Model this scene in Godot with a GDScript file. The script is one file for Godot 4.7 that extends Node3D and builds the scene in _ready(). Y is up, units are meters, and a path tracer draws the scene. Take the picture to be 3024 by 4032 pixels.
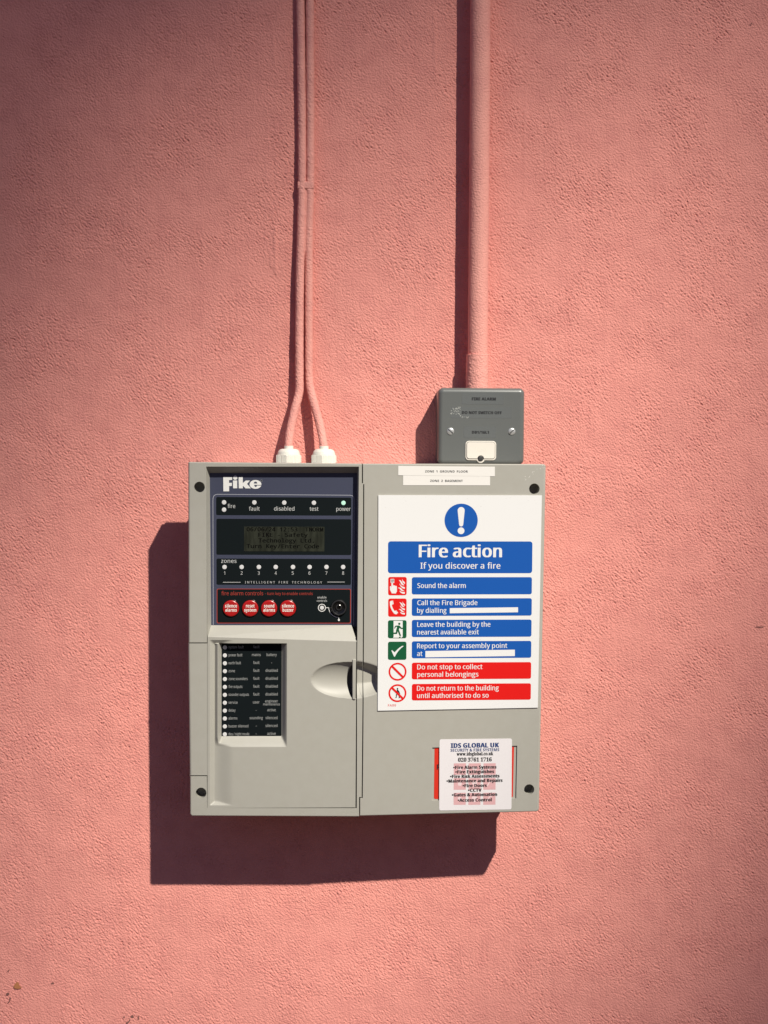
extends Node3D
# All shapes are written in millimetres: x to the right along the wall, y up, z out of the wall.
const UP := 1500.0            # height of the reference point above the pavement, mm
const TILT := 1.8             # the right-hand cover leans back a little towards its outer edge, degrees

var M := {}
var fonts := {}
var taken := {}
var RIGHT := Transform3D(Basis(Vector3.UP, deg_to_rad(TILT)), Vector3(50.07, -208.35, 92.00))

# ---------------------------------------------------------------- mesh building
class Shape:
	var v := PackedVector3Array()
	var n := PackedVector3Array()
	var uv := PackedVector2Array()
	var xf := Transform3D()

	func tri(a: Vector3, b: Vector3, c: Vector3, na := Vector3.ZERO, nb := Vector3.ZERO, nc := Vector3.ZERO) -> void:
		var g := (b - a).cross(c - a)
		if g.length_squared() < 1e-12:
			return
		g = g.normalized()
		if na == Vector3.ZERO:
			na = g
			nb = g
			nc = g
		if g.dot(na + nb + nc) > 0.0:
			var t := b
			b = c
			c = t
			t = nb
			nb = nc
			nc = t
		for p in [a, b, c]:
			v.append(xf * p)
			uv.append(Vector2(p.x, -p.y) / 1000.0)
		for q in [na, nb, nc]:
			n.append(xf.basis * q)

	func quad(a: Vector3, b: Vector3, c: Vector3, d: Vector3, nn := Vector3.ZERO) -> void:
		tri(a, b, c, nn, nn, nn)
		tri(a, c, d, nn, nn, nn)

	func quad4(a: Vector3, b: Vector3, c: Vector3, d: Vector3, na: Vector3, nb: Vector3, nc: Vector3, nd: Vector3) -> void:
		tri(a, b, c, na, nb, nc)
		tri(a, c, d, na, nc, nd)

	func cap(poly: PackedVector2Array, z: float, up := Vector3.BACK) -> void:
		var t := Geometry2D.triangulate_polygon(poly)
		for i in range(0, t.size(), 3):
			var q: Array[Vector3] = []
			for k in 3:
				q.append(Vector3(poly[t[i + k]].x, poly[t[i + k]].y, z))
			tri(q[0], q[1], q[2], up, up, up)

	# a plate with rounded front edges. bevel: one number, or one per edge (edge i runs from point i to i + 1; a negative bevel leaves that side open)
	func prism(poly: PackedVector2Array, z0: float, z1: float, bevel, holes: Array = [], steps := 3) -> void:
		if Geometry2D.is_polygon_clockwise(poly):
			if bevel is Array:
				var rb: Array = bevel.duplicate()
				rb.reverse()
				rb.append(rb.pop_front())
				bevel = rb
			poly = poly.duplicate()
			poly.reverse()
		var k := poly.size()
		var r: Array = []
		var out: Array = []
		for i in k:
			r.append(bevel[i] if bevel is Array else bevel)
			var e := (poly[(i + 1) % k] - poly[i]).normalized()
			out.append(Vector2(e.y, -e.x))
		var inset := func(amount: float) -> PackedVector2Array:
			var res := PackedVector2Array()
			for i in k:
				var p: int = (i + k - 1) % k
				var d0: float = maxf(r[p], 0.0) * amount
				var d1: float = maxf(r[i], 0.0) * amount
				var det: float = out[p].cross(out[i])
				if absf(det) < 1e-3:
					res.append(poly[i] - out[i] * d1)
				else:
					res.append(poly[i] + Vector2(-d0 * out[i].y + d1 * out[p].y, d0 * out[i].x - d1 * out[p].x) / det)
			return res
		var rings: Array = [poly]
		for s in range(0, steps + 1):
			rings.append(inset.call(1.0 - cos(s * PI / 2 / steps)))
		var top: PackedVector2Array = rings[-1]
		var vn: Array = []   # vertex normals where the outline is rounded
		for i in k:
			var p2: int = (i + k - 1) % k
			vn.append([out[p2], out[i]] if out[p2].dot(out[i]) < 0.8 else [(out[p2] + out[i]).normalized(), (out[p2] + out[i]).normalized()])
		for i in k:
			if r[i] < 0.0:
				continue
			var j := (i + 1) % k
			var a2: Vector2 = vn[i][1]
			var b2: Vector2 = vn[j][0]
			for s in range(-1, steps):
				var f0 := maxf(s, 0) * PI / 2 / steps
				var f1 := (s + 1) * PI / 2 / steps
				var h0: float = z0 if s < 0 else z1 - r[i] * (1.0 - sin(f0))
				var h1: float = z1 - r[i] * (1.0 - sin(f1))
				var p0: PackedVector2Array = rings[s + 1]
				var p1: PackedVector2Array = rings[s + 2]
				quad4(Vector3(p0[i].x, p0[i].y, h0), Vector3(p0[j].x, p0[j].y, h0), Vector3(p1[j].x, p1[j].y, h1), Vector3(p1[i].x, p1[i].y, h1),
					Vector3(a2.x * cos(f0), a2.y * cos(f0), sin(f0)), Vector3(b2.x * cos(f0), b2.y * cos(f0), sin(f0)), Vector3(b2.x * cos(f1), b2.y * cos(f1), sin(f1)), Vector3(a2.x * cos(f1), a2.y * cos(f1), sin(f1)))
		for piece in punched(top, holes):
			cap(piece, z1)

	# the polygon less its holes, cut along a level line through every hole so that no piece has a hole in it
	func punched(poly: PackedVector2Array, holes: Array) -> Array:
		var pieces: Array = [poly]
		for h in holes:
			var y := 0.0
			for q in h:
				y += q.y / h.size()
			var next: Array = []
			for piece in pieces:
				for half in [[y, 9999.0], [-9999.0, y]]:
					next.append_array(Geometry2D.intersect_polygons(piece, PackedVector2Array([Vector2(-9999, half[0]), Vector2(9999, half[0]), Vector2(9999, half[1]), Vector2(-9999, half[1])])))
			pieces = next
		for h in holes:
			var next: Array = []
			for piece in pieces:
				next.append_array(Geometry2D.clip_polygons(piece, h))
			pieces = next
		return pieces

	# a straight hole: its rounded lip, its wall and its floor
	func bore(at: Vector2, r: float, z1: float, z0: float) -> void:
		for i in 24:
			var a := Vector2.from_angle(i * TAU / 24)
			var b := Vector2.from_angle((i + 1) * TAU / 24)
			var p := at + a * r
			var q := at + b * r
			quad4(Vector3(p.x, p.y, z1), Vector3(q.x, q.y, z1), Vector3(q.x, q.y, z0), Vector3(p.x, p.y, z0), -Vector3(a.x, a.y, 0), -Vector3(b.x, b.y, 0), -Vector3(b.x, b.y, 0), -Vector3(a.x, a.y, 0))
			tri(Vector3(p.x, p.y, z0), Vector3(q.x, q.y, z0), Vector3(at.x, at.y, z0), Vector3.BACK, Vector3.BACK, Vector3.BACK)

	# a surface z = height(x, y) over given lines
	func sheet(xs: Array, ys: Array, height: Callable, shift = null) -> void:
		var w := xs.size()
		var p := PackedVector3Array()
		var nn := PackedVector3Array()
		for y in ys:
			for x in xs:
				var at := Vector2(x, y)
				if shift != null:
					at = shift.call(at)
				p.append(Vector3(at.x, at.y, height.call(at.x, at.y)))
				nn.append(Vector3.ZERO)
		for pass_ in 2:
			for j in ys.size() - 1:
				for i in w - 1:
					var a := j * w + i
					if pass_ == 0:
						var g := (p[a + w + 1] - p[a]).cross(p[a + w] - p[a + 1])
						if g.z < 0:
							g = -g
						for q in [a, a + 1, a + w, a + w + 1]:
							nn[q] += g
					else:
						quad4(p[a], p[a + 1], p[a + w + 1], p[a + w], nn[a].normalized(), nn[a + 1].normalized(), nn[a + w + 1].normalized(), nn[a + w].normalized())

	# rings round an axis through «at» along y (or along z): profile points are (radius, height); wobble(angle, height) adds to the radius
	func lathe(at: Vector3, profile: Array, along_z := false, seg := 32, wobble = null) -> void:
		for k in profile.size() - 1:
			var a: Vector2 = profile[k]
			var b: Vector2 = profile[k + 1]
			var t := (b - a).normalized()
			for i in seg:
				var q: Array[Vector3] = []
				var m: Array[Vector3] = []
				for c in [[a, i], [a, i + 1], [b, i + 1], [b, i]]:
					var ang: float = c[1] * TAU / seg
					var rad: float = c[0].x
					if wobble != null and rad > 0.0:
						rad += wobble.call(ang, c[0])
					var dir := Vector3(cos(ang), 0, sin(ang)) if not along_z else Vector3(cos(ang), sin(ang), 0)
					var ax := Vector3.UP if not along_z else Vector3.BACK
					q.append(at + dir * rad + ax * c[0].y)
					m.append((dir * t.y - ax * t.x).normalized() * (1.0 if along_z or true else -1.0))
				if wobble != null:
					quad(q[0], q[1], q[2], q[3])
				else:
					quad4(q[0], q[1], q[2], q[3], m[0], m[1], m[2], m[3])

	func box(a: Vector3, b: Vector3) -> void:
		prism(PackedVector2Array([Vector2(a.x, a.y), Vector2(b.x, a.y), Vector2(b.x, b.y), Vector2(a.x, b.y)]), a.z, b.z, 0.15, [], 1)


func disc(at: Vector2, r: float, seg := 24, ry := 0.0) -> PackedVector2Array:
	var p := PackedVector2Array()
	for i in seg:
		p.append(at + Vector2(cos(i * TAU / seg) * r, sin(i * TAU / seg) * (ry if ry else r)))
	return p


func arc(at: Vector2, r: float, from: float, to: float, seg := 12, ry := 0.0) -> PackedVector2Array:
	var p := PackedVector2Array()
	for i in seg + 1:
		var a := deg_to_rad(lerpf(from, to, float(i) / seg))
		p.append(at + Vector2(cos(a) * r, sin(a) * (ry if ry else r)))
	return p


func rrect(a: Vector2, b: Vector2, r: float, seg := 5) -> PackedVector2Array:
	var lo := Vector2(minf(a.x, b.x), minf(a.y, b.y))
	var hi := Vector2(maxf(a.x, b.x), maxf(a.y, b.y))
	var p := PackedVector2Array()
	for c in [[Vector2(hi.x - r, hi.y - r), 0], [Vector2(lo.x + r, hi.y - r), 90], [Vector2(lo.x + r, lo.y + r), 180], [Vector2(hi.x - r, lo.y + r), 270]]:
		p.append_array(arc(c[0], r, c[1], c[1] + 90, seg))
	return p


func ribbon(points: PackedVector2Array, width: float) -> Array:
	return Geometry2D.offset_polyline(points, width / 2, Geometry2D.JOIN_ROUND, Geometry2D.END_BUTT)


func lines(a: float, b: float, step: float, extra: Array = []) -> Array:
	var lo := minf(a, b)
	var hi := maxf(a, b)
	var r: Array = [lo, hi]
	var count := int((hi - lo) / step)
	for i in range(1, count):
		r.append(lerpf(lo, hi, float(i) / count))
	for e in extra:
		for d in [-0.06, 0.06]:
			if e + d > lo and e + d < hi:
				r.append(e + d)
	r.sort()
	return r


# ---------------------------------------------------------------- nodes
func numbered(called: String, parent: Node) -> String:
	var key := "%d/%s" % [parent.get_instance_id(), called]
	taken[key] = taken.get(key, 0) + 1
	return called if taken[key] == 1 else "%s_%03d" % [called, taken[key] - 1]


func origin_of(node: Node) -> Vector3:
	var o := Vector3.ZERO
	while node is Node3D and node != self:
		o += node.position
		node = node.get_parent()
	return o * 1000.0 - Vector3(0, UP, 0)


func put(called: String, s: Shape, m: Material, parent: Node = self) -> MeshInstance3D:
	var o := MeshInstance3D.new()
	o.name = numbered(called, parent)
	var zero := origin_of(parent)
	var pts := PackedVector3Array()
	for p in s.v:
		pts.append((p - zero) * 0.001)
	var arrays := []
	arrays.resize(Mesh.ARRAY_MAX)
	arrays[Mesh.ARRAY_VERTEX] = pts
	arrays[Mesh.ARRAY_NORMAL] = s.n
	arrays[Mesh.ARRAY_TEX_UV] = s.uv
	var mesh := ArrayMesh.new()
	mesh.add_surface_from_arrays(Mesh.PRIMITIVE_TRIANGLES, arrays)
	mesh.surface_set_material(0, m)
	o.mesh = mesh
	o.cast_shadow = GeometryInstance3D.SHADOW_CASTING_SETTING_ON
	parent.add_child(o, true)
	return o


func thing(called: String, label: String, category: String, at: Vector3, group := "") -> Node3D:
	var o := Node3D.new()
	o.name = numbered(called, self)
	o.position = (at + Vector3(0, UP, 0)) * 0.001
	add_child(o, true)
	o.set_meta("label", label)
	o.set_meta("category", category)
	if group:
		o.set_meta("group", group)
	return o


func shape(xf := Transform3D()) -> Shape:
	var s := Shape.new()
	s.xf = xf
	return s


# flat print: filled outlines on a face
func ink(called: String, polys: Array, xf: Transform3D, z: float, m: Material, parent: Node) -> MeshInstance3D:
	var s := shape(xf)
	for p in polys:
		s.cap(p, z)
	return put(called, s, m, parent)


# a line of lettering: x is its left edge, its middle or its right edge (align 0, 0.5, 1), y its baseline; it is w wide and its capitals are cap high
func lettering(words: String, font: String, x: float, y: float, w: float, cap: float, xf: Transform3D, z: float, m: Material, parent: Node, align := 0.0, called := "lettering") -> MeshInstance3D:
	# medium and heavy weights are the plain ones struck twice, a little apart
	var strokes := {"medium": 0.035, "title": 0.10, "heavy": 0.09, "serif_heavy": 0.06, "mono_heavy": 0.08}
	var fat: float = strokes.get(font, 0.0) * cap
	font = {"medium": "sans", "title": "sans", "heavy": "bold", "serif_heavy": "serif", "mono_heavy": "mono"}.get(font, font)
	var f := _glyphs(words, font)
	var h := _glyphs("H", font)
	var fb := _bounds(f)
	var hb := _bounds(h)
	var sx := (w - fat) / fb.size.x
	var sy := cap / hb.size.y
	var s := shape(xf)
	for strike in (2 if fat > 0.0 else 1):
		for i in range(0, f.size(), 3):
			var q: Array[Vector3] = []
			for k in 3:
				q.append(Vector3(x - align * w + (f[i + k].x - fb.position.x) * sx + fat * strike, y + (f[i + k].y - hb.position.y) * sy, z + 0.03 * strike))
			s.tri(q[0], q[1], q[2], Vector3.BACK, Vector3.BACK, Vector3.BACK)
	return put(called, s, m, parent)


func _glyphs(words: String, font: String) -> PackedVector3Array:
	var t := TextMesh.new()
	t.text = words
	t.font = fonts[font]
	t.font_size = 48
	t.pixel_size = 0.05
	t.depth = 0.0
	t.curve_step = 1.5
	t.horizontal_alignment = HORIZONTAL_ALIGNMENT_LEFT
	var a := t.get_mesh_arrays()
	var out := PackedVector3Array()
	for i in a[Mesh.ARRAY_INDEX]:
		out.append(a[Mesh.ARRAY_VERTEX][i])
	return out


func _bounds(p: PackedVector3Array) -> Rect2:
	var lo := Vector2(INF, INF)
	var hi := Vector2(-INF, -INF)
	for q in p:
		lo = lo.min(Vector2(q.x, q.y))
		hi = hi.max(Vector2(q.x, q.y))
	return Rect2(lo, hi - lo)


# ---------------------------------------------------------------- materials
func noise(freq: float, octaves := 3, kind := FastNoiseLite.TYPE_SIMPLEX_SMOOTH, sd := 1) -> FastNoiseLite:
	var f := FastNoiseLite.new()
	f.seed = sd
	f.noise_type = kind
	f.frequency = freq
	f.fractal_octaves = octaves
	f.fractal_type = FastNoiseLite.FRACTAL_FBM if octaves > 1 else FastNoiseLite.FRACTAL_NONE
	return f


func picture(f: FastNoiseLite, side: int, ramp: Gradient = null) -> NoiseTexture2D:
	var t := NoiseTexture2D.new()
	t.width = side
	t.height = side
	t.seamless = true
	t.generate_mipmaps = false
	t.noise = f
	t.color_ramp = ramp
	return t


func ramp(stops: Array) -> Gradient:
	var g := Gradient.new()
	var o := PackedFloat32Array()
	var c := PackedColorArray()
	for s in stops:
		o.append(s[0])
		c.append(s[1])
	g.offsets = o
	g.colors = c
	return g


func mat(called: String, lin: Color, rough: float, metal := 0.0) -> StandardMaterial3D:
	var m := StandardMaterial3D.new()
	m.resource_name = called
	m.albedo_color = lin.linear_to_srgb()
	m.roughness = rough
	m.metallic = metal
	M[called] = m
	return m


func materials() -> void:
	for f in [["sans", "Droid Sans", 400, 0.0], ["bold", "Droid Sans", 700, 0.0], ["serif", "Droid Serif", 700, 0.0], ["mono", "Droid Sans Mono", 400, 0.0]]:
		var sf := SystemFont.new()
		sf.font_names = PackedStringArray([f[1]])
		sf.font_weight = f[2]
		fonts[f[0]] = sf
	# painted render: fine grain over the built relief, faint cloudiness in the colour
	for k in [["render", Color(0.765, 0.308, 0.260)], ["pipe_paint", Color(0.78, 0.355, 0.300)]]:
		var w := mat(k[0], k[1], 0.78)
		w.metallic_specular = 0.35
		w.albedo_texture = picture(noise(0.012, 5, FastNoiseLite.TYPE_SIMPLEX_SMOOTH, 5), 1024, ramp([[0.0, Color(0.95, 0.93, 0.94)], [0.5, Color(0.98, 0.975, 0.975)], [1.0, Color(1, 1, 1)]]))
		w.heightmap_enabled = true
		w.heightmap_texture = picture(noise(0.16, 3, FastNoiseLite.TYPE_SIMPLEX_SMOOTH, 9), 1024)
		w.heightmap_scale = 0.07
		w.uv1_scale = Vector3(2.4, 2.4, 1)
	# moulded grey plastic with a very fine spark finish
	var grain := picture(noise(0.35, 2, FastNoiseLite.TYPE_SIMPLEX, 4), 512)
	for k in [["plastic", Color(0.362, 0.352, 0.310), 0.5], ["dark_plastic", Color(0.05, 0.05, 0.052), 0.6]]:
		var p := mat(k[0], k[1], k[2])
		p.heightmap_enabled = true
		p.heightmap_texture = grain
		p.heightmap_scale = 0.003
		p.uv1_triplanar = true
		p.uv1_scale = Vector3.ONE * 12.0
		p.albedo_texture = picture(noise(0.01, 4, FastNoiseLite.TYPE_SIMPLEX_SMOOTH, 14), 512, ramp([[0.2, Color(0.992, 0.991, 0.988)], [0.7, Color(1, 1, 1)]]))
	mat("gland", Color(0.72, 0.71, 0.63), 0.45)
	mat("fascia", Color(0.042, 0.048, 0.082), 0.45)
	mat("black_film", Color(0.0055, 0.0085, 0.0095), 0.5).metallic_specular = 0.22
	mat("white_ink", Color(0.72, 0.72, 0.70), 0.5)
	mat("dim_ink", Color(0.50, 0.51, 0.50), 0.5)
	mat("grey_ink", Color(0.32, 0.33, 0.32), 0.5)
	mat("line_ink", Color(0.36, 0.37, 0.42), 0.5)
	mat("lens", Color(0.62, 0.62, 0.62), 0.35)
	var g := mat("green_lens", Color(0.50, 0.78, 0.66), 0.35)
	g.emission_enabled = true
	g.emission = Color(0.4, 0.9, 0.65)
	g.emission_energy_multiplier = 0.12
	mat("red_ink", Color(0.33, 0.035, 0.022), 0.5)
	mat("key_red", Color(0.37, 0.009, 0.009), 0.3)
	mat("key_ink", Color(0.80, 0.74, 0.68), 0.5)
	mat("dull_chrome", Color(0.05, 0.05, 0.05), 0.22, 0.6)
	mat("gloss_black", Color(0.006, 0.006, 0.006), 0.12)
	var lcd := mat("lcd", Color(0.030, 0.033, 0.024), 0.6)
	lcd.albedo_texture = picture(noise(0.02, 3, FastNoiseLite.TYPE_SIMPLEX_SMOOTH, 21), 256, ramp([[0.2, Color(0.75, 0.75, 0.75)], [0.8, Color(1, 1, 1)]]))
	lcd.metallic_specular = 0.12
	lcd.uv1_scale = Vector3(26, 5, 1)
	mat("lcd_ink", Color(0.003, 0.003, 0.003), 0.7).metallic_specular = 0.1
	mat("sign_white", Color(0.73, 0.73, 0.72), 0.35)
	mat("dirt", Color(0.50, 0.48, 0.46), 0.7)
	mat("sign_edge", Color(0.10, 0.10, 0.11), 0.5)
	mat("sign_blue", Color(0.003, 0.082, 0.37), 0.4)
	mat("sign_red", Color(0.66, 0.005, 0.003), 0.4)
	mat("sign_green", Color(0.003, 0.085, 0.03), 0.4)
	mat("sign_black", Color(0.012, 0.012, 0.014), 0.5)
	mat("sticker", Color(0.70, 0.67, 0.68), 0.4)
	mat("navy_ink", Color(0.008, 0.035, 0.15), 0.5)
	mat("pink_ink", Color(0.62, 0.36, 0.37), 0.5)
	mat("pale_pink_ink", Color(0.72, 0.56, 0.57), 0.5)
	mat("orange_red", Color(0.60, 0.028, 0.012), 0.4)
	mat("tape", Color(0.75, 0.73, 0.69), 0.3)
	var mc := mat("metalclad", Color(0.118, 0.126, 0.120), 0.32)
	mc.metallic_specular = 0.6
	mc.heightmap_enabled = true
	mc.heightmap_texture = grain
	mc.heightmap_scale = 0.004
	mc.uv1_triplanar = true
	mc.uv1_scale = Vector3.ONE * 6.0
	mat("steel", Color(0.55, 0.56, 0.55), 0.33, 0.55)
	mat("slot", Color(0.03, 0.03, 0.03), 0.6)
	mat("ivory", Color(0.70, 0.66, 0.59), 0.4)
	mat("glue", Color(0.42, 0.43, 0.40), 0.35)
	mat("film", Color(0.123, 0.132, 0.130), 0.24)
	mat("stain", Color(0.44, 0.17, 0.07), 0.8)
	mat("scuff", Color(0.20, 0.09, 0.075), 0.9)


# ---------------------------------------------------------------- the scene
func _ready() -> void:
	var cam := Camera3D.new()
	cam.name = "camera"
	cam.transform = Transform3D(Basis(Vector3(0.999042, 0.005994, 0.043344), Vector3(-0.003993, 0.998929, -0.046103), Vector3(-0.043573, 0.045886, 0.997996)), Vector3(0, UP, 1730.0) * 0.001)
	cam.fov = 37.1447
	cam.near = 0.05
	cam.far = 200.0
	cam.current = true
	add_child(cam)
	var env := Environment.new()
	env.background_mode = Environment.BG_SKY
	var sky := ProceduralSkyMaterial.new()
	sky.sky_top_color = Color(0.31, 0.35, 0.52)
	sky.sky_horizon_color = Color(0.54, 0.52, 0.56)
	sky.sky_curve = 0.12
	sky.ground_bottom_color = Color(0.30, 0.25, 0.22)
	sky.ground_horizon_color = Color(0.36, 0.32, 0.29)
	sky.sky_energy_multiplier = 0.97
	sky.ground_energy_multiplier = 0.97
	env.sky = Sky.new()
	env.sky.sky_material = sky
	env.tonemap_mode = Environment.TONE_MAPPER_LINEAR
	env.tonemap_exposure = 1.25
	env.sdfgi_enabled = true
	env.ssao_enabled = true
	env.ssil_enabled = true
	var we := WorldEnvironment.new()
	we.name = "environment"
	we.environment = env
	add_child(we)
	var sun := DirectionalLight3D.new()
	sun.name = "sun"
	sun.light_color = Color(1.0, 0.975, 0.92)
	sun.light_energy = 1.55
	sun.light_angular_distance = 0.9
	sun.shadow_enabled = true
	sun.look_at_from_position(Vector3.ZERO, -Vector3(0.582, 1.115, 1.0), Vector3.UP)
	add_child(sun)
	materials()
	unseen_tree()
	wall()
	cables()
	conduit()
	fuse_box()
	panel()
	sign_plate()
	tapes()
	sticker()


# Unseen foliage out of view, placed to dim the sun towards the wall's edges.
func unseen_tree() -> void:
	var towards := Vector3(0.582, 1.115, 1.0).normalized()
	var gap := (Vector3(80, -245, 0) + Vector3(0, UP, 0)) * 0.001 + towards * 38.0
	var t := Node3D.new()
	t.name = "unseen_tree"
	t.position = Vector3(gap.x + 1.2, 0, gap.z + 0.8)
	add_child(t)
	t.set_meta("label", "unseen foliage out of view, placed to dim the sun towards the wall edges")
	t.set_meta("category", "unseen_tree")
	var bark := mat("bark", Color(0.16, 0.13, 0.10), 0.9)
	var leaf := mat("leaf", Color(0.06, 0.10, 0.03), 0.6)
	var s := shape()
	var top := gap.y * 1000.0 - UP + 2500.0
	s.lathe(Vector3(0, -UP, 0) + t.position * Vector3(1000, 0, 1000), [Vector2(620, 0), Vector2(460, 900), Vector2(400, 6000), Vector2(300, 14000), Vector2(90, top + UP)], false, 20)
	put("unseen_trunk", s, bark, t)
	var rng := RandomNumberGenerator.new()
	rng.seed = 11
	var side := towards.cross(Vector3.UP).normalized()
	var up := side.cross(towards).normalized()
	var c := shape()
	for k in 9000:
		# denser round the gap, so the sun fades towards the wall's edges
		var rad := 0.405 + (1.2 * sqrt(rng.randf()) if k < 2600 else 5.5 * sqrt(rng.randf()))
		var ang := rng.randf() * TAU
		var p := gap + (side * cos(ang) + up * sin(ang)) * rad + towards * rng.randf_range(-1.5, 1.5)
		var a := Vector3(rng.randfn(), rng.randfn(), rng.randfn()).normalized()
		var b := a.cross(Vector3(rng.randfn(), rng.randfn(), rng.randfn())).normalized()
		var q := p * 1000.0 - Vector3(0, UP, 0)
		var size := rng.randf_range(70, 110)
		c.quad(q - a * size * 1.2, q + b * size, q + a * size * 1.4, q - b * size)
	put("unseen_crown", c, leaf, t)


func relief() -> Callable:
	var lumps := noise(0.31, 1, FastNoiseLite.TYPE_SIMPLEX, 3)
	var fine := noise(0.42, 1, FastNoiseLite.TYPE_SIMPLEX, 6)
	var middle := noise(0.17, 1, FastNoiseLite.TYPE_SIMPLEX_SMOOTH, 44)
	var pits := noise(0.30, 1, FastNoiseLite.TYPE_SIMPLEX, 17)
	var broad := noise(0.010, 3, FastNoiseLite.TYPE_SIMPLEX_SMOOTH, 8)
	var how_rough := noise(0.011, 3, FastNoiseLite.TYPE_SIMPLEX_SMOOTH, 12)
	var brush := noise(0.13, 2, FastNoiseLite.TYPE_SIMPLEX_SMOOTH, 30)
	# old drips and trowel lines: x, upper end, lower end, height
	var drips := [[-48.09, 244.68, 186.50, 0.9], [-52.64, 216.27, 193.55, 0.6], [-50.96, 458.76, 411.08, 0.5], [129.54, 484.41, 402.74, 0.45], [232.49, 378.90, 270.92, 0.35]]
	return func(x: float, y: float) -> float:
		var amount := clampf(0.60 + how_rough.get_noise_2d(x, y) * 0.65, 0.3, 0.9)
		var l := smoothstep(0.0, 0.55, lumps.get_noise_2d(x * 0.93 + y * 0.36, y * 0.93 - x * 0.36) + 0.45 * middle.get_noise_2d(x, y))
		var h := (l * 0.50 + fine.get_noise_2d(x * 0.8 - y * 0.6, y * 0.8 + x * 0.6) * 0.10) * amount
		var p := pits.get_noise_2d(x, y)
		if p > 0.62:
			h -= (p - 0.62) * 4.0 * amount
		for d in drips:
			var off: float = absf(x - d[0] - sin(y * 0.05) * 0.8)
			if off < 3.0 and y < d[1] and y > d[2]:
				h += d[3] * (1.0 - off / 3.0) * smoothstep(0.0, 8.0, d[1] - y) * smoothstep(0.0, 3.0, y - d[2])
		return h + broad.get_noise_2d(x, y) * 0.8 + brush.get_noise_2d(x, y * 0.06) * 0.16 - 0.3


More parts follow.
